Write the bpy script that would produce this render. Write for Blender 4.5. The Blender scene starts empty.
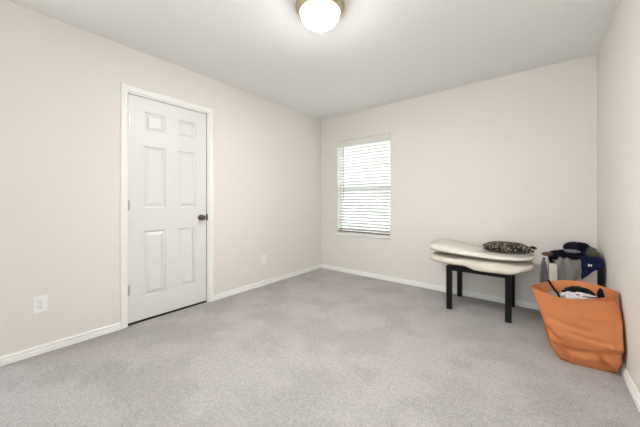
import bpy, bmesh, math, random
from mathutils import Vector, Matrix, noise

sc = bpy.context.scene
col = sc.collection
PI = math.pi

# ------------------------------------------------------------------ camera
cam_data = bpy.data.cameras.new('camera')
cam_data.sensor_width = 36.0
cam_data.lens = 36.0 * 270.29 / 640.0
cam_data.shift_y = -11.6 / 640.0
cam_data.clip_start = 0.02
cam = bpy.data.objects.new('camera', cam_data)
col.objects.link(cam)
cam.location = (2.7767, -3.5028, 1.0857)
cam.rotation_euler = (PI / 2, 0, math.radians(38.62))
sc.camera = cam

# ------------------------------------------------------------------ world, sun, exposure
world = bpy.data.worlds.new('world')
sc.world = world
world.use_nodes = True
wn = world.node_tree.nodes['Background']
wn.inputs[0].default_value = (0.88, 0.95, 1.0, 1)
wn.inputs[1].default_value = 1.6

sun_data = bpy.data.lights.new('sun', 'SUN')
sun_data.energy = 1.2
sun_data.angle = math.radians(6)
sun_data.color = (1.0, 0.98, 0.95)
sun = bpy.data.objects.new('sun', sun_data)
col.objects.link(sun)
sun.location = (2, 6, 5)
sun.rotation_euler = (math.radians(-42), 0, math.radians(8))   # from behind the window wall, high

LAMP_STRENGTH = 150.0
vs = sc.view_settings
vs.view_transform = 'Standard'
vs.look = 'None'
vs.gamma = 1.0
vs.use_curve_mapping = False
vs.exposure = 1.23

# ------------------------------------------------------------------ helpers
def srgb(r, g, b):
    def f(c):
        c /= 255.0
        return c / 12.92 if c <= 0.04045 else ((c + 0.055) / 1.055) ** 2.4
    return (f(r), f(g), f(b), 1.0)


def mat(name, color, rough=0.6, metal=0.0, bump=0.0, bscale=200.0, var=0.0, vscale=8.0,
        emit=0.0, transl=0.0, spec=0.5, detail=3.0):
    """principled surface with procedural bump and a little colour variation"""
    m = bpy.data.materials.new(name)
    m.use_nodes = True
    nt = m.node_tree
    b = nt.nodes['Principled BSDF']
    b.inputs['Roughness'].default_value = rough
    b.inputs['Metallic'].default_value = metal
    b.inputs['Specular IOR Level'].default_value = spec
    b.inputs['Base Color'].default_value = color
    tc = nt.nodes.new('ShaderNodeTexCoord')
    if var > 0:
        n = nt.nodes.new('ShaderNodeTexNoise')
        n.inputs['Scale'].default_value = vscale
        n.inputs['Detail'].default_value = detail
        nt.links.new(tc.outputs['Object'], n.inputs['Vector'])
        mx = nt.nodes.new('ShaderNodeMix')
        mx.data_type = 'RGBA'
        mx.inputs['A'].default_value = tuple(c * (1 - var) for c in color[:3]) + (1,)
        mx.inputs['B'].default_value = tuple(min(1, c * (1 + var)) for c in color[:3]) + (1,)
        nt.links.new(n.outputs['Fac'], mx.inputs['Factor'])
        nt.links.new(mx.outputs['Result'], b.inputs['Base Color'])
    if bump > 0:
        n2 = nt.nodes.new('ShaderNodeTexNoise')
        n2.inputs['Scale'].default_value = bscale
        n2.inputs['Detail'].default_value = 4.0
        nt.links.new(tc.outputs['Object'], n2.inputs['Vector'])
        bp = nt.nodes.new('ShaderNodeBump')
        bp.inputs['Strength'].default_value = bump
        bp.inputs['Distance'].default_value = 0.002
        nt.links.new(n2.outputs['Fac'], bp.inputs['Height'])
        nt.links.new(bp.outputs['Normal'], b.inputs['Normal'])
    if emit > 0:
        b.inputs['Emission Color'].default_value = color
        b.inputs['Emission Strength'].default_value = emit
    if transl > 0:
        t = nt.nodes.new('ShaderNodeBsdfTranslucent')
        t.inputs[0].default_value = color
        ms = nt.nodes.new('ShaderNodeMixShader')
        ms.inputs[0].default_value = transl
        out = nt.nodes['Material Output']
        nt.links.new(b.outputs[0], ms.inputs[1])
        nt.links.new(t.outputs[0], ms.inputs[2])
        nt.links.new(ms.outputs[0], out.inputs['Surface'])
    return m


def finish(name, bm, m, parent=None, smooth=False, angle=40, loc=None):
    bmesh.ops.recalc_face_normals(bm, faces=bm.faces[:])
    me = bpy.data.meshes.new(name)
    bm.to_mesh(me)
    bm.free()
    me.materials.append(m)
    if smooth:
        for p in me.polygons:
            p.use_smooth = True
        me.set_sharp_from_angle(angle=math.radians(angle))
    o = bpy.data.objects.new(name, me)
    col.objects.link(o)
    if parent:
        o.parent = parent
    if loc:
        o.location = loc
    return o


def struct(o):
    o['kind'] = 'structure'
    return o


def tag(o, label, cat, group=None):
    o['label'] = label
    o['category'] = cat
    if group:
        o['group'] = group
    return o


def empty(name, loc, rz=0.0):
    o = bpy.data.objects.new(name, None)
    o.empty_display_size = 0.1
    o.location = loc
    o.rotation_euler = (0, 0, rz)
    col.objects.link(o)
    return o


def box(bm, x0, x1, y0, y1, z0, z1, bevel=0.0, M=None):
    t = bmesh.new()
    bmesh.ops.create_cube(t, size=1.0)
    for v in t.verts:
        v.co = Vector(((x0 + x1) / 2 + v.co.x * (x1 - x0), (y0 + y1) / 2 + v.co.y * (y1 - y0),
                       (z0 + z1) / 2 + v.co.z * (z1 - z0)))
    if bevel > 0:
        bmesh.ops.bevel(t, geom=t.edges[:], offset=bevel, segments=2, affect='EDGES', profile=0.6)
    if M is not None:
        bmesh.ops.transform(t, matrix=M, verts=t.verts)
    tmp = bpy.data.meshes.new('tmp')
    t.to_mesh(tmp)
    t.free()
    bm.from_mesh(tmp)
    bpy.data.meshes.remove(tmp)


def lathe(bm, prof, n=48, M=None):
    """prof: list of (r, z); closes at r == 0"""
    rings = []
    for r, z in prof:
        if r < 1e-6:
            v = Vector((0, 0, z))
            rings.append([bm.verts.new(M @ v if M is not None else v)])
        else:
            ring = []
            for i in range(n):
                a = 2 * PI * i / n
                v = Vector((r * math.cos(a), r * math.sin(a), z))
                ring.append(bm.verts.new(M @ v if M is not None else v))
            rings.append(ring)
    for A, B in zip(rings, rings[1:]):
        for i in range(n):
            j = (i + 1) % n
            if len(A) == 1 and len(B) == 1:
                continue
            if len(A) == 1:
                bm.faces.new((A[0], B[i], B[j]))
            elif len(B) == 1:
                bm.faces.new((A[i], B[0], A[j]))
            else:
                bm.faces.new((A[i], B[i], B[j], A[j]))


def tube(bm, pts, r, n=8):
    pts = [Vector(p) for p in pts]
    rings = []
    for i, p in enumerate(pts):
        d = (pts[min(i + 1, len(pts) - 1)] - pts[max(i - 1, 0)]).normalized()
        up = Vector((0, 0, 1)) if abs(d.z) < 0.9 else Vector((1, 0, 0))
        a = d.cross(up).normalized()
        b = d.cross(a).normalized()
        rings.append([bm.verts.new(p + r * (a * math.cos(2 * PI * k / n) + b * math.sin(2 * PI * k / n))) for k in range(n)])
    for A, B in zip(rings, rings[1:]):
        for k in range(n):
            j = (k + 1) % n
            bm.faces.new((A[k], A[j], B[j], B[k]))
    bm.faces.new(rings[0])
    bm.faces.new(list(reversed(rings[-1])))


def extrude_profile(bm, prof, A, B, nrm):
    """prof: list of (out, z); swept from A to B (xy), 'nrm' the direction out of the wall"""
    nx, ny = nrm
    va = [bm.verts.new((A[0] + nx * o, A[1] + ny * o, z)) for o, z in prof]
    vb = [bm.verts.new((B[0] + nx * o, B[1] + ny * o, z)) for o, z in prof]
    n = len(prof)
    for i in range(n):
        j = (i + 1) % n
        bm.faces.new((va[i], va[j], vb[j], vb[i]))
    bm.faces.new(va)
    bm.faces.new(list(reversed(vb)))


def grid(bm, P, nu, nv, closed_u=False):
    """P(i, j) -> Vector; builds a quad grid"""
    V = [[bm.verts.new(P(i, j)) for j in range(nv)] for i in range(nu)]
    for i in range(nu if closed_u else nu - 1):
        k = (i + 1) % nu
        for j in range(nv - 1):
            bm.faces.new((V[i][j], V[k][j], V[k][j + 1], V[i][j + 1]))
    return V


def nz(x, y, z=0.0):
    return noise.noise(Vector((x, y, z)))


def ridge(x, y, z=0.0):
    return 1.0 - 2.0 * abs(noise.noise(Vector((x, y, z))))

# ------------------------------------------------------------------ materials
WALL = mat('wall_paint', srgb(228, 223, 216), rough=0.85, bump=0.25, bscale=130, spec=0.2)
CEIL = mat('ceiling_paint', srgb(238, 237, 234), rough=0.9, bump=0.5, bscale=60, spec=0.1)
TRIM = mat('white_trim_paint', srgb(241, 240, 236), rough=0.4)
DOOR = mat('white_door_paint', srgb(223, 221, 217), rough=0.42, bump=0.05, bscale=60)
NICKEL = mat('aged_nickel', srgb(100, 90, 80), rough=0.28, metal=1.0)
HINGE = mat('satin_hinge', srgb(190, 184, 174), rough=0.4, metal=0.7)
GAPSHADE = mat('gap_shade', srgb(40, 36, 32), rough=0.9)  # shade of the door gaps, put into the colour
PLASTIC = mat('white_plastic', srgb(240, 239, 236), rough=0.35)
SLOT = mat('socket_slot', srgb(110, 106, 102), rough=0.7)
BLACKWOOD = mat('black_wood', srgb(13, 11, 11), rough=0.5, bump=0.05, bscale=40, var=0.1, spec=0.2)
SLAT = mat('blind_slat', srgb(242, 244, 240), rough=0.5, transl=0.10)
VALANCE = mat('blind_valance', srgb(222, 219, 212), rough=0.5)
RAILSHADE = mat('shaded_rail', srgb(128, 112, 104), rough=0.6)  # gap shadow above the sill, put into the rail colour
VINYL = mat('window_vinyl', srgb(225, 225, 222), rough=0.4)
CREAM = mat('cream_fabric', srgb(217, 209, 195), rough=0.95, bump=0.6, bscale=300, var=0.06, vscale=30, spec=0.1)
CREAMTOP = mat('ivory_fabric', srgb(225, 220, 209), rough=0.95, bump=0.6, bscale=300, var=0.05, vscale=30, spec=0.1)
PIPE = mat('grey_beige_piping', srgb(168, 155, 136), rough=0.9)
PAPER = mat('kraft_paper', srgb(194, 121, 76), rough=0.75, bump=0.15, bscale=90, var=0.05, vscale=10, spec=0.25)
HAMPER = mat('hamper_canvas', srgb(214, 206, 196), rough=0.9, bump=0.3, bscale=400, spec=0.1)
GREY = mat('heather_grey_knit', srgb(122, 119, 116), rough=0.95, bump=0.5, bscale=300, var=0.12, vscale=120, spec=0.1)
GREYLT = mat('grey_cotton', srgb(150, 150, 152), rough=0.95, bump=0.4, bscale=300, spec=0.1)
NAVY = mat('navy_knit', srgb(21, 27, 54), rough=0.9, bump=0.4, bscale=300, var=0.1, vscale=30, spec=0.1)
NIGHT = mat('near_black_navy', srgb(20, 21, 34), rough=0.9, bump=0.4, bscale=300, spec=0.15)
BLACK = mat('black_cloth', srgb(21, 19, 20), rough=0.9, bump=0.4, bscale=300, spec=0.15)
CHAR = mat('charcoal_cloth', srgb(104, 102, 100), rough=0.95, bump=0.4, bscale=300, spec=0.1)
BROWN = mat('brown_leather', srgb(96, 70, 52), rough=0.6, var=0.2, vscale=40)
OLIVE = mat('olive_cloth', srgb(96, 92, 62), rough=0.95, var=0.3, vscale=60)
WHITECLOTH = mat('white_cloth', srgb(214, 211, 210), rough=0.95, bump=0.4, bscale=300, spec=0.1)
BEIGE = mat('beige_cloth', srgb(176, 152, 140), rough=0.95, bump=0.4, bscale=300, spec=0.1)
PRINT = mat('white_print', srgb(240, 240, 240), rough=0.7)


def carpet_material():
    m = bpy.data.materials.new('grey_carpet')
    m.use_nodes = True
    nt = m.node_tree
    b = nt.nodes['Principled BSDF']
    b.inputs['Roughness'].default_value = 1.0
    b.inputs['Specular IOR Level'].default_value = 0.05
    tc = nt.nodes.new('ShaderNodeTexCoord')

    def nse(scale, detail, rough=0.5):
        n = nt.nodes.new('ShaderNodeTexNoise')
        n.inputs['Scale'].default_value = scale
        n.inputs['Detail'].default_value = detail
        n.inputs['Roughness'].default_value = rough
        nt.links.new(tc.outputs['Object'], n.inputs['Vector'])
        return n

    def ramp(n, p0, c0, p1, c1):
        r = nt.nodes.new('ShaderNodeValToRGB')
        r.color_ramp.elements[0].position = p0
        r.color_ramp.elements[0].color = c0
        r.color_ramp.elements[1].position = p1
        r.color_ramp.elements[1].color = c1
        nt.links.new(n.outputs['Fac'], r.inputs['Fac'])
        return r

    def mul(a, c, f=1.0):
        x = nt.nodes.new('ShaderNodeMix')
        x.data_type = 'RGBA'
        x.blend_type = 'MULTIPLY'
        x.inputs['Factor'].default_value = f
        nt.links.new(a, x.inputs['A'])
        nt.links.new(c, x.inputs['B'])
        return x.outputs['Result']
    fine = ramp(nse(170, 3, 0.7), 0.30, srgb(145, 142, 140), 0.70, srgb(208, 204, 202))
    tuft = ramp(nse(44, 4, 0.7), 0.34, (0.86, 0.86, 0.86, 1), 0.60, (1.04, 1.04, 1.04, 1))
    patch = ramp(nse(2.6, 3, 0.55), 0.43, (0.87, 0.867, 0.865, 1), 0.55, (0.98, 0.98, 0.98, 1))
    c = mul(fine.outputs['Color'], tuft.outputs['Color'])
    c = mul(c, patch.outputs['Color'])
    nt.links.new(c, b.inputs['Base Color'])
    bp = nt.nodes.new('ShaderNodeBump')
    bp.inputs['Strength'].default_value = 0.7
    bp.inputs['Distance'].default_value = 0.006
    nt.links.new(nse(120, 5, 0.7).outputs['Fac'], bp.inputs['Height'])
    nt.links.new(bp.outputs['Normal'], b.inputs['Normal'])
    return m


def leopard_material():
    m = bpy.data.materials.new('leopard_print')
    m.use_nodes = True
    nt = m.node_tree
    b = nt.nodes['Principled BSDF']
    b.inputs['Roughness'].default_value = 0.9
    tc = nt.nodes.new('ShaderNodeTexCoord')
    v = nt.nodes.new('ShaderNodeTexVoronoi')
    v.inputs['Scale'].default_value = 75
    v.inputs['Randomness'].default_value = 1.0
    nt.links.new(tc.outputs['Object'], v.inputs['Vector'])
    r = nt.nodes.new('ShaderNodeValToRGB')
    e = r.color_ramp.elements
    e[0].position = 0.0
    e[0].color = srgb(188, 172, 150)
    e[1].position = 0.31
    e[1].color = srgb(176, 160, 138)
    k = e.new(0.38)
    k.color = srgb(24, 20, 20)
    nt.links.new(v.outputs['Distance'], r.inputs['Fac'])
    nt.links.new(r.outputs['Color'], b.inputs['Base Color'])
    return m


def glass_material():
    m = bpy.data.materials.new('window_glass')
    m.use_nodes = True
    nt = m.node_tree
    for n in list(nt.nodes):
        if n.type != 'OUTPUT_MATERIAL':
            nt.nodes.remove(n)
    t = nt.nodes.new('ShaderNodeBsdfTransparent')
    g = nt.nodes.new('ShaderNodeBsdfGlossy')
    g.inputs['Roughness'].default_value = 0.02
    x = nt.nodes.new('ShaderNodeMixShader')
    x.inputs[0].default_value = 0.06
    nt.links.new(t.outputs[0], x.inputs[1])
    nt.links.new(g.outputs[0], x.inputs[2])
    nt.links.new(x.outputs[0], nt.nodes['Material Output'].inputs['Surface'])
    return m


def screen_material():
    m = bpy.data.materials.new('insect_mesh')
    m.use_nodes = True
    nt = m.node_tree
    b = nt.nodes['Principled BSDF']
    b.inputs['Base Color'].default_value = srgb(70, 72, 74)
    t = nt.nodes.new('ShaderNodeBsdfTransparent')
    x = nt.nodes.new('ShaderNodeMixShader')
    x.inputs[0].default_value = 0.12
    nt.links.new(t.outputs[0], x.inputs[1])
    nt.links.new(b.outputs[0], x.inputs[2])
    nt.links.new(x.outputs[0], nt.nodes['Material Output'].inputs['Surface'])
    return m


CARPET = carpet_material()
LEOPARD = leopard_material()
GLASS = glass_material()
SCREEN = screen_material()

# dome glass of the lamp: it gives off the light
DOMEG = bpy.data.materials.new('lit_dome_glass')
DOMEG.use_nodes = True
_b = DOMEG.node_tree.nodes['Principled BSDF']
_b.inputs['Base Color'].default_value = (0.9, 0.88, 0.84, 1)
_b.inputs['Roughness'].default_value = 0.25
_b.inputs['Emission Color'].default_value = (1.0, 0.975, 0.945, 1)
# the bulbs sit over the bowl: its bottom glows more than its steep sides
_nt = DOMEG.node_tree
_g = _nt.nodes.new('ShaderNodeNewGeometry')
_s = _nt.nodes.new('ShaderNodeSeparateXYZ')
_r = _nt.nodes.new('ShaderNodeMapRange')
_r.inputs['From Min'].default_value = -0.55
_r.inputs['From Max'].default_value = -1.0
_r.inputs['To Min'].default_value = LAMP_STRENGTH * 0.03
_r.inputs['To Max'].default_value = LAMP_STRENGTH
_nt.links.new(_g.outputs['Normal'], _s.inputs[0])
_nt.links.new(_s.outputs['Z'], _r.inputs['Value'])
_nt.links.new(_r.outputs['Result'], _b.inputs['Emission Strength'])

# ------------------------------------------------------------------ the room
W, H, YN = 3.2124, 2.44, -4.0
YE = -3.46                                # left wall ends here; unseen passage beyond, opened to light the right wall
DL, DR, DT = -2.709, -1.986, 2.033        # door opening
WX0, WX1, WZ0, WZ1 = 0.33, 1.213, 0.605, 2.035   # window opening

bm = bmesh.new()
box(bm, -0.25, W + 0.25, YN, 0.25, -0.12, 0.0)
struct(finish('floor', bm, CARPET))
bm = bmesh.new()
box(bm, -0.25, W + 0.25, YN, 0.25, H, H + 0.15)
struct(finish('ceiling', bm, CEIL))

bm = bmesh.new()                                   # ground outside the window
box(bm, -6, 9, 0.26, 14, -0.35, -0.15)
struct(finish('ground', bm, mat('pale_gravel', srgb(176, 173, 166), rough=1.0, var=0.12, vscale=3)))

bm = bmesh.new()                                   # left wall with the door opening, closed behind
box(bm, -0.24, -0.11, YE, 0.2, 0, H)
box(bm, -0.11, 0, YE, DL - 0.02, 0, H)
box(bm, -0.24, 0, YN, YE, 2.3, H)
box(bm, -0.11, 0, DR + 0.02, 0.0, 0, H)
box(bm, -0.11, 0, DL - 0.02, DR + 0.02, DT + 0.02, H)
struct(finish('wall_left', bm, WALL))

bm = bmesh.new()                                   # back wall with the window opening
D = 0.14
box(bm, 0, WX0, 0, D, 0, H)
box(bm, WX1, W, 0, D, 0, H)
box(bm, WX0, WX1, 0, D, WZ1, H)
box(bm, WX0, WX1, 0, D, 0, WZ0)
struct(finish('wall_back', bm, WALL))

bm = bmesh.new()
box(bm, W, W + 0.2, YN, 0.2, 0, H)
struct(finish('wall_right', bm, WALL))

bm = bmesh.new()
OX0, OX1, OZ = 2.0, 3.19, 2.35            # unseen wide opening behind the camera, added to let fill light in
box(bm, -0.24, OX0, YN - 0.15, YN, 0, H)
box(bm, OX1, W + 0.2, YN - 0.15, YN, 0, H)
box(bm, OX0, OX1, YN - 0.15, YN, OZ, H)
struct(finish('wall_front', bm, WALL))

BASE = [(0, 0), (0.018, 0), (0.018, 0.028), (0.015, 0.031), (0.007, 0.033), (0.007, 0.040), (0.012, 0.044), (0.011, 0.052), (0.004, 0.059), (0, 0.060)]
bm = bmesh.new()
extrude_profile(bm, BASE, (0, YE), (0, DL - 0.053), (1, 0))
extrude_profile(bm, BASE, (0, DR + 0.076), (0, 0), (1, 0))
struct(finish('baseboard_left', bm, TRIM))
bm = bmesh.new()
extrude_profile(bm, BASE, (0.0, 0), (W, 0), (0, -1))
struct(finish('baseboard_back', bm, TRIM))
bm = bmesh.new()
extrude_profile(bm, BASE, (W, 0), (W, YN), (-1, 0))
struct(finish('baseboard_right', bm, TRIM))

# ------------------------------------------------------------------ door
# casing: moulded profile mitred round three sides
CAS = [(0.0, 0.0), (0.011, 0.0), (0.014, 0.006), (0.014, 0.020), (0.018, 0.026), (0.018, 0.046), (0.012, 0.053), (0.0, 0.053)]
bm = bmesh.new()
ya, yb, zt = DL - 0.002, DR + 0.022, DT + 0.018
loops = []
for (o, w) in CAS:
    loops.append([(o, ya - w, 0.0), (o, ya - w, zt + w), (o, yb + w, zt + w), (o, yb + w, 0.0)])
V = [[bm.verts.new(p) for p in L] for L in loops]
for i in range(len(V)):
    k = (i + 1) % len(V)
    for j in range(3):
        bm.faces.new((V[i][j], V[i][j + 1], V[k][j + 1], V[k][j]))
bm.faces.new([v[0] for v in V])
bm.faces.new([v[3] for v in V][::-1])
struct(finish('trim_1', bm, TRIM))

bm = bmesh.new()                                   # jamb lining the opening
box(bm, -0.109, 0.0, DL - 0.019, DL - 0.003, 0, DT + 0.019)
box(bm, -0.109, 0.0, DR + 0.006, DR + 0.0195, 0, DT + 0.019)
box(bm, -0.109, 0.0, DL - 0.003, DR + 0.006, DT + 0.005, DT + 0.019)
struct(finish('trim_2', bm, TRIM))
bm = bmesh.new()                                   # door stop behind the leaf, coloured dark for the shade in the gap
box(bm, -0.075, -0.041, DL - 0.003, DL + 0.012, 0, DT + 0.005)
box(bm, -0.075, -0.041, DR - 0.010, DR + 0.006, 0, DT + 0.005)
box(bm, -0.075, -0.041, DL + 0.012, DR - 0.010, DT - 0.012, DT + 0.005)
struct(finish('trim_3', bm, GAPSHADE))


def door_leaf():
    bm = bmesh.new()
    y0, y1, z0, z1 = DL, DR - 0.004, 0.024, DT - 0.002
    xs = -0.003
    cols = [(-2.583, -2.397), (-2.286, -2.104)]
    rows = [(0.228, 0.822), (1.030, 1.597), (1.730, 1.911)]
    ys = [y0, cols[0][0], cols[0][1], cols[1][0], cols[1][1], y1]
    zs = [z0, rows[0][0], rows[0][1], rows[1][0], rows[1][1], rows[2][0], rows[2][1], z1]
    vert = {}

    def vv(x, y, z):
        k = (round(x, 5), round(y, 5), round(z, 5))
        if k not in vert:
            vert[k] = bm.verts.new((x, y, z))
        return vert[k]
    for a in range(5):
        for c in range(7):
            if a in (1, 3) and c in (1, 3, 5):
                # moulded raised panel
                prev = None
                for inset, dx in ((0, 0), (0.004, -0.001), (0.008, -0.011), (0.014, -0.012), (0.019, -0.012), (0.042, -0.001), (0.045, -0.0005)):
                    L = [vv(xs + dx, ys[a] + inset, zs[c] + inset), vv(xs + dx, ys[a + 1] - inset, zs[c] + inset),
                         vv(xs + dx, ys[a + 1] - inset, zs[c + 1] - inset), vv(xs + dx, ys[a] + inset, zs[c + 1] - inset)]
                    if prev:
                        for i in range(4):
                            j = (i + 1) % 4
                            bm.faces.new((prev[i], prev[j], L[j], L[i]))
                    prev = L
                bm.faces.new(prev)
            else:
                bm.faces.new((vv(xs, ys[a], zs[c]), vv(xs, ys[a + 1], zs[c]), vv(xs, ys[a + 1], zs[c + 1]), vv(xs, ys[a], zs[c + 1])))
    xb = -0.038
    B = [vv(xb, y0, z0), vv(xb, y1, z0), vv(xb, y1, z1), vv(xb, y0, z1)]
    bm.faces.new(B)
    bottom = [vv(xs, y, z0) for y in ys]
    top = [vv(xs, y, z1) for y in ys]
    left = [vv(xs, y0, z) for z in zs]
    right = [vv(xs, y1, z) for z in zs]
    bm.faces.new(bottom + [B[1], B[0]])
    bm.faces.new(top + [B[2], B[3]])
    bm.faces.new(left + [B[3], B[0]])
    bm.faces.new(right + [B[2], B[1]])
    return bm


door = struct(finish('door_1', door_leaf(), DOOR))
bm = bmesh.new()  # strip added below the leaf, dark like the shaded gap there
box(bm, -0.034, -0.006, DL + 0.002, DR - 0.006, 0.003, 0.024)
finish('gap_shade_strip', bm, GAPSHADE, door)['label'] = 'added dark strip standing for the shade under the door'
R90 = Matrix.Rotation(PI / 2, 4, 'Y')              # z axis of a lathe -> +x, out of the left wall
KM = Matrix.Translation((-0.003, -2.052, 0.92)) @ R90
bm = bmesh.new()
lathe(bm, [(0, 0.034), (0.010, 0.034), (0.018, 0.036), (0.025, 0.042), (0.0275, 0.050), (0.027, 0.058), (0.022, 0.065), (0.012, 0.069), (0, 0.070)], 32, KM)
knob = finish('door_knob', bm, NICKEL, door, True)
knob['label'] = 'aged nickel round door knob'
bm = bmesh.new()
lathe(bm, [(0, 0), (0.032, 0), (0.032, 0.004), (0.027, 0.010), (0.013, 0.013), (0.011, 0.036), (0, 0.036)], 32, KM)
finish('rosette', bm, NICKEL, knob, True)
bm = bmesh.new()
box(bm, -0.002, 0.004, DR - 0.006, DR + 0.009, 0.885, 0.955, 0.001)
finish('latch_plate', bm, mat('dark_bronze', srgb(40, 32, 26), rough=0.4, metal=0.8), door)
for zc in (1.81, 1.055, 0.312):
    bm = bmesh.new()
    lathe(bm, [(0, -0.047), (0.004, -0.046), (0.0065, -0.043), (0.0065, 0.043), (0.004, 0.046), (0, 0.047)], 12,
          Matrix.Translation((0.006, DL - 0.001, zc)))
    box(bm, -0.003, 0.0005, DL, DL + 0.018, zc - 0.043, zc + 0.043)
    finish('hinge', bm, HINGE, door, True)

# ------------------------------------------------------------------ window
win = None
bm = bmesh.new()                                   # vinyl frame
fy0, fy1 = 0.085, 0.138
t = 0.028
box(bm, WX0, WX0 + t, fy0, fy1, WZ0, WZ1)
box(bm, WX1 - t, WX1, fy0, fy1, WZ0, WZ1)
box(bm, WX0 + t, WX1 - t, fy0, fy1, WZ1 - t, WZ1)
box(bm, WX0 + t, WX1 - t, fy0, fy1, WZ0, WZ0 + t)
win = struct(finish('window_1', bm, VINYL))
bm = bmesh.new()
box(bm, WX0 + t, WX1 - t, 0.080, 0.125, 1.265, 1.315)
finish('meeting_rail', bm, VINYL, win)
bm = bmesh.new()
box(bm, WX0 + t, WX1 - t, 0.108, 0.112, WZ0 + t, WZ1 - t)
finish('pane', bm, GLASS, win)
bm = bmesh.new()
box(bm, WX0 + t, WX1 - t, 0.128, 0.129, WZ0 + t, 1.29)
finish('insect_screen', bm, SCREEN, win)
bm = bmesh.new()
box(bm, WX0 - 0.012, WX1 + 0.012, -0.018, -0.0005, WZ0 - 0.030, WZ0, 0.003)
box(bm, WX0, WX1, -0.0005, fy0, WZ0 - 0.004, WZ0 + 0.004)
finish('sill', bm, TRIM, win)

# blind: a thing that hangs in the recess
blind = tag(empty('window_blind', ((WX0 + WX1) / 2, 0.03, WZ1)),
            'white horizontal slat window blind, lowered and nearly closed, in the back wall window', 'blind')


def local(o):
    """move geometry built in world space under its parent"""
    o.matrix_parent_inverse = o.parent.matrix_world.inverted()
    return o


def under(parent, *objs):
    Mx = Matrix.Translation(parent.location) @ Matrix.Rotation(parent.rotation_euler.z, 4, 'Z')
    inv = Mx.inverted()
    for o in objs:
        o.data.transform(inv)
        o.parent = parent
    return objs[0]


bx0, bx1 = WX0 + 0.010, WX1 - 0.010
bm = bmesh.new()
ZS0, PITCH = 0.668, 0.0452
n_sl = 29
for i in range(n_sl):
    zc = ZS0 + PITCH * i
    ang = -math.radians(42)
    prev = None
    rows_ = []
    for k in range(6):
        u = k / 5 - 0.5
        crown = 0.0035 * (1 - (2 * u) ** 2)
        # room edge of the slat turned up
        yy = 0.030 + 0.05 * u * math.cos(ang) + crown * math.sin(ang)
        zz = zc + 0.05 * u * math.sin(ang) - crown * math.cos(ang)
        rows_.append((yy, zz))
    for s in (0.0, 0.0028):
        pass
    top = [[bm.verts.new((x, y, z)) for y, z in rows_] for x in (bx0, bx1)]
    off = (0.0024 * math.sin(ang), -0.0024 * math.cos(ang))
    bot = [[bm.verts.new((x, y + off[0], z + off[1])) for y, z in rows_] for x in (bx0, bx1)]
    for k in range(5):
        bm.faces.new((top[0][k], top[0][k + 1], top[1][k + 1], top[1][k]))
        bm.faces.new((bot[0][k], bot[1][k], bot[1][k + 1], bot[0][k + 1]))
    bm.faces.new((top[0][0], top[1][0], bot[1][0], bot[0][0]))
    bm.faces.new((top[0][5], bot[0][5], bot[1][5], top[1][5]))
    for e in (0, 1):
        bm.faces.new(top[e] + bot[e][::-1])
under(blind, finish('slats', bm, SLAT, None, True, 50))
bm = bmesh.new()
box(bm, bx0 - 0.006, bx1 + 0.006, -0.014, 0.000, 1.945, 2.028, 0.004)
box(bm, bx0 - 0.006, bx0 + 0.004, 0.000, 0.03, 1.945, 2.028)
box(bm, bx1 - 0.004, bx1 + 0.006, 0.000, 0.03, 1.945, 2.028)
under(blind, finish('valance', bm, VALANCE))
bm = bmesh.new()
box(bm, bx0, bx1, 0.006, 0.056, 1.955, 2.005)
under(blind, finish('head_rail', bm, VALANCE))
bm = bmesh.new()
box(bm, bx0, bx1, 0.004, 0.056, 0.622, 0.642, 0.004)
br = under(blind, finish('bottom_rail', bm, RAILSHADE))
br['label'] = 'bottom rail, coloured taupe for the gap shadow at the sill'
for xx in (bx0 + 0.10, bx1 - 0.10):
    bm = bmesh.new()
    tube(bm, [(xx, 0.006, 1.95), (xx, 0.006, 0.64)], 0.0012, 6)
    under(blind, finish('ladder_cord', bm, PLASTIC))
bm = bmesh.new()
tube(bm, [(bx0 + 0.105, -0.006, 1.95), (bx0 + 0.105, -0.008, 1.50), (bx0 + 0.107, -0.006, 1.10)], 0.0048, 8)
w_ = under(blind, finish('tilt_wand', bm, mat('grey_wand', srgb(150, 150, 146), rough=0.3)))

# ------------------------------------------------------------------ ceiling lamp
LC = (1.616, -2.050, H)
lamp = tag(empty('ceiling_light', LC), 'lit round flush-mount ceiling lamp with white glass dome and bronze rim', 'lamp')
bm = bmesh.new()
lathe(bm, [(0, -0.0005), (0.146, -0.0005), (0.162, -0.005), (0.1686, -0.014), (0.1675, -0.024), (0.161, -0.031), (0.157, -0.033), (0.154, -0.048), (0.147, -0.057), (0.142, -0.060), (0.1375, -0.060), (0.1375, -0.02), (0, -0.02)], 64)
finish('rim', bm, mat('bronze_rim', srgb(196, 176, 148), rough=0.4, metal=0.75), lamp, True, 35)
bm = bmesh.new()
prof = [(0.137, -0.040), (0.137, -0.056), (0.134, -0.066)]
for i in range(15):
    a = PI / 2 * i / 14
    prof.append((0.131 * math.cos(a) ** 0.95 if i < 14 else 0, -0.070 - 0.075 * math.sin(a)))
lathe(bm, prof, 64)
finish('glass_dome', bm, DOMEG, lamp, True, 60)
bm = bmesh.new()
lathe(bm, [(0, -0.143), (0.012, -0.144), (0.014, -0.147), (0.009, -0.151), (0.009, -0.155), (0.006, -0.160), (0, -0.161)], 20)
finish('finial', bm, mat('finial_grey', srgb(60, 55, 50), rough=0.8, spec=0.1), lamp, True, 50)

# ------------------------------------------------------------------ wall sockets


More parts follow.
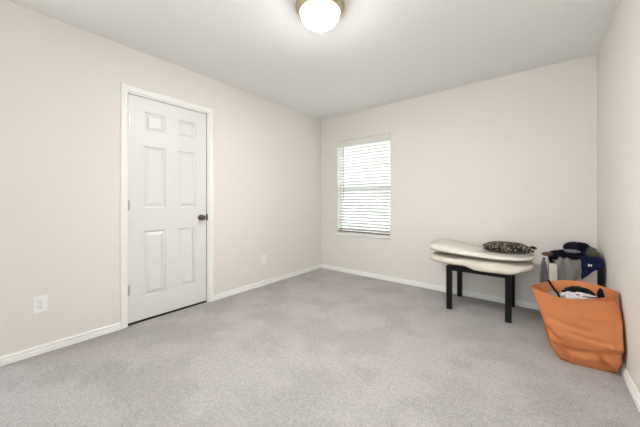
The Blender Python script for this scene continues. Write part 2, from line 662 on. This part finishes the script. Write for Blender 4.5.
def outlet(y, z, label):
    r = tag(empty('wall_outlet', (0, y, z)), label, 'outlet', 'wall sockets on the left wall')
    bm = bmesh.new()
    box(bm, 0.0, 0.006, -0.038, 0.038, -0.060, 0.060, 0.0025)
    finish('cover_plate', bm, PLASTIC, r)
    for dz in (0.0195, -0.0195):
        bm = bmesh.new()
        box(bm, 0.0055, 0.0085, -0.0165, 0.0165, dz - 0.0145, dz + 0.0145, 0.0014)
        s = finish('socket', bm, PLASTIC, r)
        bm = bmesh.new()
        box(bm, 0.0084, 0.0088, -0.0085, -0.0060, dz - 0.002, dz + 0.008)
        box(bm, 0.0084, 0.0088, 0.0060, 0.0085, dz - 0.001, dz + 0.007)
        box(bm, 0.0084, 0.0088, -0.003, 0.003, dz - 0.011, dz - 0.006)
        finish('slot', bm, SLOT, s)
    bm = bmesh.new()
    lathe(bm, [(0, 0.0075), (0.003, 0.0073), (0.003, 0.006)], 12, R90)
    finish('screw', bm, HINGE, r)
    return r


outlet(-3.241, 0.355, 'white duplex wall socket left of the door, nearest the camera')
outlet(-1.205, 0.335, 'white duplex wall socket between the door and the far corner')

# ------------------------------------------------------------------ bench
BX0, BX1, BY0, BY1 = 2.064, 2.606, -0.553, -0.030
bench = tag(empty('bench', ((BX0 + BX1) / 2, (BY0 + BY1) / 2, 0)),
            'small black wooden bench with square legs under the cream cushions', 'bench')
L = 0.048
for (x, y) in ((BX0, BY0), (BX1 - L, BY0), (BX0, BY1 - L), (BX1 - L, BY1 - L)):
    bm = bmesh.new()
    box(bm, x, x + L, y, y + L, 0.0, 0.40, 0.003)
    under(bench, finish('leg', bm, BLACKWOOD))
bm = bmesh.new()
box(bm, BX0, BX1, BY0, BY0 + 0.022, 0.396, 0.428)
box(bm, BX0, BX1, BY1 - 0.022, BY1, 0.396, 0.428)
box(bm, BX0, BX0 + 0.022, BY0 + 0.022, BY1 - 0.022, 0.396, 0.428)
box(bm, BX1 - 0.022, BX1, BY0 + 0.022, BY1 - 0.022, 0.396, 0.428)
under(bench, finish('apron', bm, BLACKWOOD))
bm = bmesh.new()
box(bm, BX0, BX1, BY0, BY1, 0.428, 0.440, 0.002)
under(bench, finish('seat', bm, BLACKWOOD))


def slab_cushion(name, cx, cy, zb, a, b, th, n_plan, seed, zfun, m, rz=0.0, pipe_m=None, thf=lambda x: 1.0):
    """soft foam pad: superellipse plan, rounded edge, tufts and dents; returns body and piping meshes (world space)"""
    NU, NV = 120, 22
    ca, sa = math.cos(rz), math.sin(rz)

    def plan(th_):
        c, s = math.cos(th_), math.sin(th_)
        e = 2.0 / n_plan
        return (a * math.copysign(abs(c) ** e, c), b * math.copysign(abs(s) ** e, s))

    def pos(u, r, h):
        px, py = plan(u)
        x, y = px * r, py * r
        wob = 1 + 0.012 * nz(math.cos(u) * 2 + seed, math.sin(u) * 2, seed)
        x, y = x * wob, y * wob
        dz = 0.012 * nz(x * 6 + seed, y * 6, h * 10) + 0.007 * nz(x * 15, y * 15, seed)
        xx, yy = cx + ca * x - sa * y, cy + sa * x + ca * y
        up = (h + th / 2) * thf(xx)
        return Vector((xx, yy, zb + up + dz * (0.2 if h < 0 else 1) + 0.003 + zfun(xx, yy)))
    bm = bmesh.new()
    k = 3.2
    prof = []
    for j in range(NV):
        ph = -PI / 2 + PI * j / (NV - 1)
        c, s = max(0.0, math.cos(ph)), math.sin(ph)
        prof.append((c ** (2 / k) if 0 < j < NV - 1 else 0.0, math.copysign(abs(s) ** (2 / k), s) * th / 2))
    # spread radius samples over the flat faces too
    full = []
    for q in (0.25, 0.5, 0.75, 0.9):
        full.append((q, -th / 2 * (1 - q ** k) ** (1 / k)))
    mid = [p for p in prof if p[0] > 0.93]
    top_ = [(r, -h) for r, h in reversed(full)]
    seq = full + mid + top_
    bc = bm.verts.new(pos(0, 0.0, -th / 2))
    rings = [[bm.verts.new(pos(2 * PI * i / NU, r, h)) for i in range(NU)] for r, h in seq]
    tcn = bm.verts.new(pos(0, 0.0, th / 2))
    for i in range(NU):
        j = (i + 1) % NU
        bm.faces.new((bc, rings[0][j], rings[0][i]))
        for A, B in zip(rings, rings[1:]):
            bm.faces.new((A[i], A[j], B[j], B[i]))
        bm.faces.new((rings[-1][i], rings[-1][j], tcn))
    body = finish(name, bm, m, None, True, 80)
    bm = bmesh.new()
    for h in (-th * 0.22,):
        r = (1 - (abs(h) / (th / 2)) ** k) ** (1 / k) * 1.003
        pts = [pos(2 * PI * i / NU, r, h) for i in range(NU + 1)]
        tube(bm, pts, 0.0036, 6)
    pp = finish('piping', bm, pipe_m, None, True, 80)
    return body, pp


def droop(x, y):
    d = 0.0
    if y < BY0 - 0.004:
        d -= 0.030 * min(1.0, (BY0 - 0.004 - y) / 0.025) * max(0.0, min(1.0, (x - 2.24) / 0.08)) * max(0.0, min(1.0, (2.76 - x) / 0.06))
    return d


def low_z(x, y):
    e = max(0.0, abs(x - 2.33) - 0.30) / 0.2
    return 0.006 * e * e + droop(x, y)


def up_z(x, y):
    e = max(0.0, abs(x - 2.33) - 0.30) / 0.2
    return 0.006 * e * e - 0.004 * math.sin((x - 2.2) * 7)


def up_th(x):
    t = max(0.0, min(1.0, (x - 1.95) / 0.55))
    return 1.12 - 0.58 * (t * t * (3 - 2 * t))


cush = tag(empty('seat_cushion', (2.31, -0.32, 0.442)), 'lower cream bench cushion lying directly on the black bench', 'cushion', 'cream cushions on the bench')
b_, p_ = slab_cushion('pad', 2.320, -0.332, 0.4415, 0.446, 0.266, 0.092, 3.8, 1.3, low_z, CREAM, 0.0, PIPE)
under(cush, b_)
under(cush, p_)
cush2 = tag(empty('seat_cushion', (2.31, -0.32, 0.545)), 'upper ivory bench cushion, top of the two, with the leopard pillow on it', 'cushion', 'cream cushions on the bench')
b_, p_ = slab_cushion('pad', 2.312, -0.328, 0.5450, 0.455, 0.258, 0.094, 3.4, 7.7, up_z, CREAMTOP, 0.012, PIPE, up_th)
under(cush2, b_)
under(cush2, p_)

# leopard pillow: pinched corners
pil = tag(empty('throw_pillow', (2.556, -0.350, 0.604), math.radians(10)), 'small black leopard print pillow lying on the upper cream cushion', 'pillow')
bm = bmesh.new()
N = 40


def pillow_pt(i, j, sgn):
    u, v = i / N * 2 - 1, j / N * 2 - 1
    edge = max(0.0, (1 - abs(u) ** 2.6) * (1 - abs(v) ** 2.6))
    h = 0.048 * edge ** 0.45 + 0.004 * nz(u * 3, v * 3, 5) * edge
    pin = 1 - 0.10 * (1 - abs(v) ** 2) * abs(u) ** 3
    pin2 = 1 - 0.16 * (1 - abs(u) ** 2) * abs(v) ** 3
    x, y = 0.200 * u * pin, 0.125 * v * pin2
    z = 0.048 + sgn * h - 0.012 * abs(u) ** 3
    if sgn < 0:
        z = max(z, 0.004)
    return Vector((x, y, z))


for sgn in (1, -1):
    grid(bm, lambda i, j: pillow_pt(i, j, sgn), N + 1, N + 1)
bmesh.ops.remove_doubles(bm, verts=bm.verts[:], dist=0.0006)
finish('pillow_cover', bm, LEOPARD, pil, True, 80)
bm = bmesh.new()
pts = []
for k in range(9):
    s = k / 8
    pts.append((0.160 + 0.060 * s, -0.050 + 0.050 * s, 0.050 + 0.012 * math.sin(PI * s)))
tube(bm, pts, 0.014, 10)
finish('knotted_tie', bm, LEOPARD, pil, True, 80)

# ------------------------------------------------------------------ paper bag
bag = tag(empty('paper_bag', (3.03, -0.89, 0)), 'large open brown-orange paper bag full of clothes, leaning by the right wall', 'bag')
# corner positions FL, FR, BR, BL at heights
LEV = [
    (0.000, [(2.915, -1.020), (3.180, -1.000), (3.150, -0.790), (2.860, -0.780)]),
    (0.060, [(2.880, -1.030), (3.188, -1.035), (3.160, -0.780), (2.845, -0.780)]),
    (0.180, [(2.838, -1.020), (3.197, -1.065), (3.185, -0.780), (2.815, -0.790)]),
    (0.320, [(2.792, -0.950), (3.200, -1.020), (3.200, -0.810), (2.785, -0.830)]),
    (0.440, [(2.748, -0.885), (3.194, -0.925), (3.200, -0.875), (2.758, -0.850)]),
]


def lev_at(z):
    for (z0, A), (z1, B) in zip(LEV, LEV[1:]):
        if z <= z1:
            t = (z - z0) / (z1 - z0)
            return [Vector(a).lerp(Vector(b), t) for a, b in zip(A, B)]
    return [Vector(b) for b in LEV[-1][1]]


PER = 160
# creases on the front: (s0, h0, s1, h1, width, amplitude) with s along the front 0..1, h 0..1
CREASES = [(0.02, 0.45, 0.25, 0.20, 0.035, -0.012), (0.25, 0.20, 0.95, 0.30, 0.05, -0.010), (0.12, 0.30, 0.22, 0.02, 0.03, 0.014),
           (0.75, 0.22, 0.98, 0.05, 0.03, 0.012), (0.10, 0.62, 0.60, 0.55, 0.04, -0.005), (0.35, 0.48, 0.92, 0.42, 0.03, -0.006),
           (0.86, 0.98, 0.88, 0.30, 0.02, 0.0025), (0.55, 0.70, 0.95, 0.66, 0.03, -0.004), (0.02, 0.30, 0.20, 0.28, 0.03, 0.010),
           (0.70, 0.22, 0.80, 0.10, 0.03, -0.010)]


def seg_d(px, py, c):
    ax, ay, bx, by = c[:4]
    dx, dy = bx - ax, by - ay
    t = max(0, min(1, ((px - ax) * dx + (py - ay) * dy) / (dx * dx + dy * dy)))
    return math.hypot(px - ax - t * dx, py - ay - t * dy)


def rim_z(side, t):
    # rim height along the four sides
    c = [0.440, 0.484, 0.492, 0.446]
    z = c[side] * (1 - t) + c[(side + 1) % 4] * t
    if side == 0:
        z -= 0.030 * math.sin(PI * t)
    if side == 2:
        z += 0.026 * math.sin(PI * t)
    return z


def bag_pt(i, h, inset=0.0):
    s4 = (i % PER) / PER * 4
    side = int(s4)
    t = s4 - side
    z = h * rim_z(side, t)
    C = lev_at(z)
    a, b = C[side], C[(side + 1) % 4]
    p = a.lerp(b, t)
    ctr = sum(C, Vector((0, 0))) / 4
    d = (b - a)
    nrm = Vector((d.y, -d.x)).normalized()
    bulge = math.sin(PI * t)
    amp = (0.012 + 0.105 * h ** 3, 0.0, 0.012 + 0.120 * h ** 3, 0.0)[side]
    off = amp * bulge ** 0.8
    if side in (1, 3):
        off = -0.020 * bulge * min(h, 1 - h)
    # round the corner a little
    cr = 0.010
    e = min(t, 1 - t)
    if e < 0.06:
        off -= cr * (1 - e / 0.06) ** 2 * 0.6
    ed = min(1.0, e / 0.03) * min(1.0, h / 0.05 + 0.15)
    if side == 0:
        for cdef in CREASES:
            off += 1.5 * cdef[5] * math.exp(-(seg_d(t, h, cdef) / cdef[4]) ** 2)
    x, y = p
    cz = 1.0 - 0.75 * min(1.0, max(0.0, (h - 0.25) / 0.35))
    off += ed * cz * (0.011 * ridge(x * 6 + 3, z * 9, y * 6) - 0.006 + 0.004 * ridge(x * 19, z * 23, y * 19))
    q = p + nrm * (off - inset)
    q.x = min(q.x, W - 0.019 if z < 0.07 else W - 0.004)
    zz = z if h > 0 else 0.001
    if side == 0 and h < 0.08:
        zz += 0.006 * max(0, math.sin(t * 6.0 + 2.0)) * (1 - h / 0.08)
    return Vector((q.x, q.y, zz))


HN = 48
bm = bmesh.new()
outer = grid(bm, lambda i, j: bag_pt(i, j / HN), PER, HN + 1, True)
inner = grid(bm, lambda i, j: bag_pt(i, 1 - (1 - 0.12) * j / 30, 0.0035), PER, 31, True)
for i in range(PER):
    k = (i + 1) % PER
    bm.faces.new((outer[i][HN], outer[k][HN], inner[k][0], inner[i][0]))
bm.faces.new([outer[i][0] for i in range(PER)])
bm.faces.new([inner[i][30] for i in range(PER)][::-1])
under(bag, finish('paper_shell', bm, PAPER, None, True, 28))

# ------------------------------------------------------------------ cloth makers


def heap(name, c, size, seed, m, rz=0.0, fold=0.35, freq=3.0, flat=0.0, parent=None):
    """a crumpled garment: ridged lump with a flat underside"""
    bm = bmesh.new()
    bmesh.ops.create_icosphere(bm, subdivisions=5, radius=1.0)
    ca, sa = math.cos(rz), math.sin(rz)
    for v in bm.verts:
        d = v.co.normalized()
        r = 1 + fold * (0.7 * ridge(d.x * freq * 1.3 + seed, d.y * freq * 1.3, d.z * freq * 1.3) +
                        0.3 * ridge(d.x * freq * 1.9, d.y * freq * 1.9 + seed, d.z * freq * 1.9) +
                        0.12 * nz(d.x * freq * 5, d.y * freq * 5, d.z * freq * 5 + seed)) - fold * 0.4
        x, y, z = d.x * r * size[0], d.y * r * size[1], d.z * r * size[2]
        z = max(z, -size[2] * flat)
        v.co = Vector((c[0] + ca * x - sa * y, c[1] + sa * x + ca * y, c[2] + z))
    return finish(name, bm, m, parent, True, 60)


def drape(name, x0, x1, path, m, seed, fold=0.012, hem=None, thick=0.006, nu=40, sub=8, taper=None):
    """a sheet laid along 'path' (y, z) and hanging; folds deepen towards the hem"""
    P = []
    for (a, b) in zip(path, path[1:]):
        for k in range(sub):
            t = k / sub
            P.append(Vector((a[0] + (b[0] - a[0]) * t, a[1] + (b[1] - a[1]) * t)))
    P.append(Vector(path[-1]))
    for _ in range(6):
        P = [P[0]] + [(P[i - 1] + P[i] * 2 + P[i + 1]) / 4 for i in range(1, len(P) - 1)] + [P[-1]]
    nv = len(P)

    def pt(i, j, s):
        u, v = i / (nu - 1), j / (nv - 1)
        if hem:
            jj = v * hem(u) * (nv - 1)
        else:
            jj = j
        k = min(int(jj), nv - 2)
        f = jj - k
        p = P[k].lerp(P[k + 1], f)
        d = (P[k + 1] - P[k]).normalized()
        n = Vector((d.y, -d.x))
        if n.y < -0.3 and v < 0.4:
            n = -n
        amp = fold * (0.35 + v)
        w = amp * (0.5 + 0.5 * math.sin(u * 11 + seed + 2.5 * nz(u * 2, v * 2, seed))) + amp * 0.7 * (0.5 + 0.5 * nz(u * 6, v * 4, seed + 9))
        p = p + n * (w + s)
        c = 0.5 * (x0 + x1)
        hw = 0.5 * (x1 - x0) * (taper(v) if taper else 1)
        x = c + (2 * u - 1) * hw + 0.006 * nz(v * 5, seed, u)
        return Vector((x, p.x, p.y))
    bm = bmesh.new()
    A = grid(bm, lambda i, j: pt(i, j, thick), nu, nv)
    B = grid(bm, lambda i, j: pt(i, j, 0.0), nu, nv)
    for i in range(nu - 1):
        bm.faces.new((A[i][0], A[i + 1][0], B[i + 1][0], B[i][0]))
        bm.faces.new((A[i][-1], B[i][-1], B[i + 1][-1], A[i + 1][-1]))
    for j in range(nv - 1):
        bm.faces.new((A[0][j], B[0][j], B[0][j + 1], A[0][j + 1]))
        bm.faces.new((A[-1][j], A[-1][j + 1], B[-1][j + 1], B[-1][j]))
    return finish(name, bm, m, None, True, 60)


# ------------------------------------------------------------------ things in the paper bag
GB = 'clothes stuffed in the paper bag'
o = heap('clothing', (2.900, -0.880, 0.360), (0.090, 0.085, 0.060), 2.0, BEIGE, 0.0, 0.35, 2.6, 0.9)
tag(o, 'dusty beige garment filling the left of the open paper bag', 'clothing', GB)
o = heap('clothing', (3.020, -0.925, 0.408), (0.105, 0.050, 0.044), 4.4, WHITECLOTH, -0.05, 0.45, 3.0, 0.9)
tag(o, 'crumpled white garment along the front of the open paper bag', 'clothing', GB)
o = heap('clothing', (3.015, -0.840, 0.405), (0.080, 0.050, 0.062), 8.1, BLACK, 0.1, 0.5, 2.4, 0.8)
tag(o, 'crumpled black garment behind the white one in the paper bag', 'clothing', GB)
o = heap('clothing', (3.115, -0.915, 0.440), (0.016, 0.020, 0.058), 5.2, NIGHT, 0.2, 0.4, 2.5, 0.9)
tag(o, 'narrow dark blue garment standing up at the right of the paper bag', 'clothing', GB)
o = heap('clothing', (3.125, -0.870, 0.395), (0.042, 0.050, 0.050), 6.6, BEIGE, 0.0, 0.3, 2.6, 0.9)
tag(o, 'dusty beige garment at the right end inside the paper bag', 'clothing', GB)
bm = bmesh.new()
tube(bm, [(2.852, -0.790, 0.485), (2.862, -0.830, 0.470), (2.880, -0.880, 0.448), (2.897, -0.925, 0.432), (2.905, -0.955, 0.418)], 0.0075, 8)
tag(finish('strap', bm, BLACK, None, True, 60), 'thick black strap lying over the left side of the paper bag opening', 'strap')
bm = bmesh.new()
tube(bm, [(2.995, -0.940, 0.447), (3.030, -0.962, 0.446), (3.065, -0.966, 0.447), (3.095, -0.950, 0.448), (3.110, -0.935, 0.450)], 0.0035, 6)
tag(finish('cord', bm, BLACK, None, True, 60), 'thin black cord over the white garment in the paper bag', 'cord')

# ------------------------------------------------------------------ laundry hamper
HX0, HX1, HY0, HY1, HZ = 2.868, 3.192, -0.415, -0.060, 0.565
ham = tag(empty('laundry_hamper', ((HX0 + HX1) / 2, (HY0 + HY1) / 2, 0)), 'off-white fabric laundry hamper with black posts in the corner behind the paper bag', 'hamper')
p = 0.030
for (x, y) in ((HX0, HY0), (HX1 - p, HY0), (HX0, HY1 - p), (HX1 - p, HY1 - p)):
    bm = bmesh.new()
    box(bm, x, x + p, y, y + p, 0.0, HZ, 0.003)
    pst = under(ham, finish('post', bm, BLACKWOOD))
bm = bmesh.new()
x0, x1, y0, y1 = HX0 - 0.002, HX1 - 0.031, HY0 - 0.002, HY1 + 0.002
n = 24


def ham_pt(i, j, ins):
    per = [(x0, y0), (x1, y0), (x1, y1), (x0, y1)]
    s4 = i / (4 * n) * 4
    side = int(s4) % 4
    t = s4 - int(s4)
    a, b = Vector(per[side]), Vector(per[(side + 1) % 4])
    q = a.lerp(b, t)
    d = (b - a).normalized()
    nr = Vector((d.y, -d.x))
    z = 0.06 + (HZ - 0.012 - 0.06) * j / 20
    q = q + nr * (-ins + 0.003 * math.sin(PI * t) * (1 + nz(t * 4 + side, z * 8, 3)))
    return Vector((q.x, q.y, z))


Ao = grid(bm, lambda i, j: ham_pt(i, j, 0.0), 4 * n, 21, True)
Ai = grid(bm, lambda i, j: ham_pt(i, j, 0.004), 4 * n, 21, True)
for i in range(4 * n):
    k = (i + 1) % (4 * n)
    bm.faces.new((Ao[i][20], Ao[k][20], Ai[k][20], Ai[i][20]))
bm.faces.new([Ao[i][0] for i in range(4 * n)])
under(ham, finish('fabric_body', bm, HAMPER, None, True, 50))

G = 'clothes piled on the hamper'
cx, cy = (HX0 + HX1) / 2, (HY0 + HY1) / 2
o = heap('clothing', (2.995, -0.280, 0.610), (0.120, 0.105, 0.042), 1.1, NIGHT, 0.1, 0.45, 2.6, 0.9)
tag(o, 'near-black navy garment at the bottom of the hamper pile, spread to the left', 'clothing', G)
o = heap('clothing', (3.065, -0.180, 0.675), (0.080, 0.080, 0.046), 3.3, NIGHT, -0.2, 0.45, 2.6, 0.7)
tag(o, 'crumpled black garment on the very top of the hamper pile', 'clothing', G)
o = heap('clothing', (3.135, -0.200, 0.650), (0.046, 0.060, 0.040), 9.3, CHAR, 0.2, 0.5, 3.0, 0.7)
tag(o, 'charcoal grey garment near the right wall on the hamper pile', 'clothing', G)
o = heap('clothing', (3.160, -0.300, 0.640), (0.030, 0.045, 0.030), 12.3, OLIVE, 0.0, 0.5, 3.0, 0.7)
tag(o, 'small olive patterned garment at the right edge of the hamper pile', 'clothing', G)
o = heap('clothing', (3.020, -0.285, 0.655), (0.050, 0.050, 0.012), 14.6, GREYLT, 0.2, 0.45, 2.6, 0.9)
tag(o, 'thin grey garment showing between the two dark ones of the hamper pile', 'clothing', G)
o = heap('clothing', (2.868, -0.330, 0.618), (0.050, 0.022, 0.018), 6.1, BROWN, 0.35, 0.4, 2.4, 0.9)
tag(o, 'rolled brown garment sticking out at the left of the hamper pile', 'clothing', G)
o = drape('clothing', 2.918, 3.075, [(-0.33, 0.590), (-0.400, 0.590), (-0.424, 0.575), (-0.428, 0.540), (-0.432, 0.470), (-0.436, 0.375)], GREY, 1.7, 0.022,
          hem=lambda u: 1.0 - 0.25 * u ** 2, taper=lambda v: 0.72 + 0.28 * min(1.0, v * 2.2))
tag(o, 'heather grey sweatshirt draped over the front edge of the hamper', 'clothing', G)
shirt = drape('clothing', 3.066, 3.192, [(-0.30, 0.622), (-0.38, 0.618), (-0.425, 0.600), (-0.440, 0.570), (-0.444, 0.520), (-0.446, 0.450)], NAVY, 4.2, 0.012,
              hem=lambda u: 1.0 - 0.42 * u)
tag(shirt, 'navy blue shirt with a small white mark hanging over the hamper front', 'clothing', G)
bm = bmesh.new()
for dx, w, h in ((0.0, 0.007, 0.020), (0.015, 0.006, 0.018)):
    box(bm, 3.103 + dx, 3.103 + dx + w, -0.474, -0.4725, 0.570, 0.570 + h)
box(bm, 3.109, 3.119, -0.474, -0.4725, 0.577, 0.581)
mk = finish('printed_mark', bm, PRINT, shirt)
mk['label'] = 'small white printed mark'
o = drape('clothing', 2.796, 2.866, [(-0.360, 0.585), (-0.375, 0.575), (-0.385, 0.550), (-0.392, 0.50), (-0.400, 0.42), (-0.410, 0.340)], CHAR, 7.2, 0.008,
          taper=lambda v: 0.12 + 0.88 * v)
tag(o, 'dark grey sleeve-like garment hanging at the left side of the hamper', 'clothing', G)
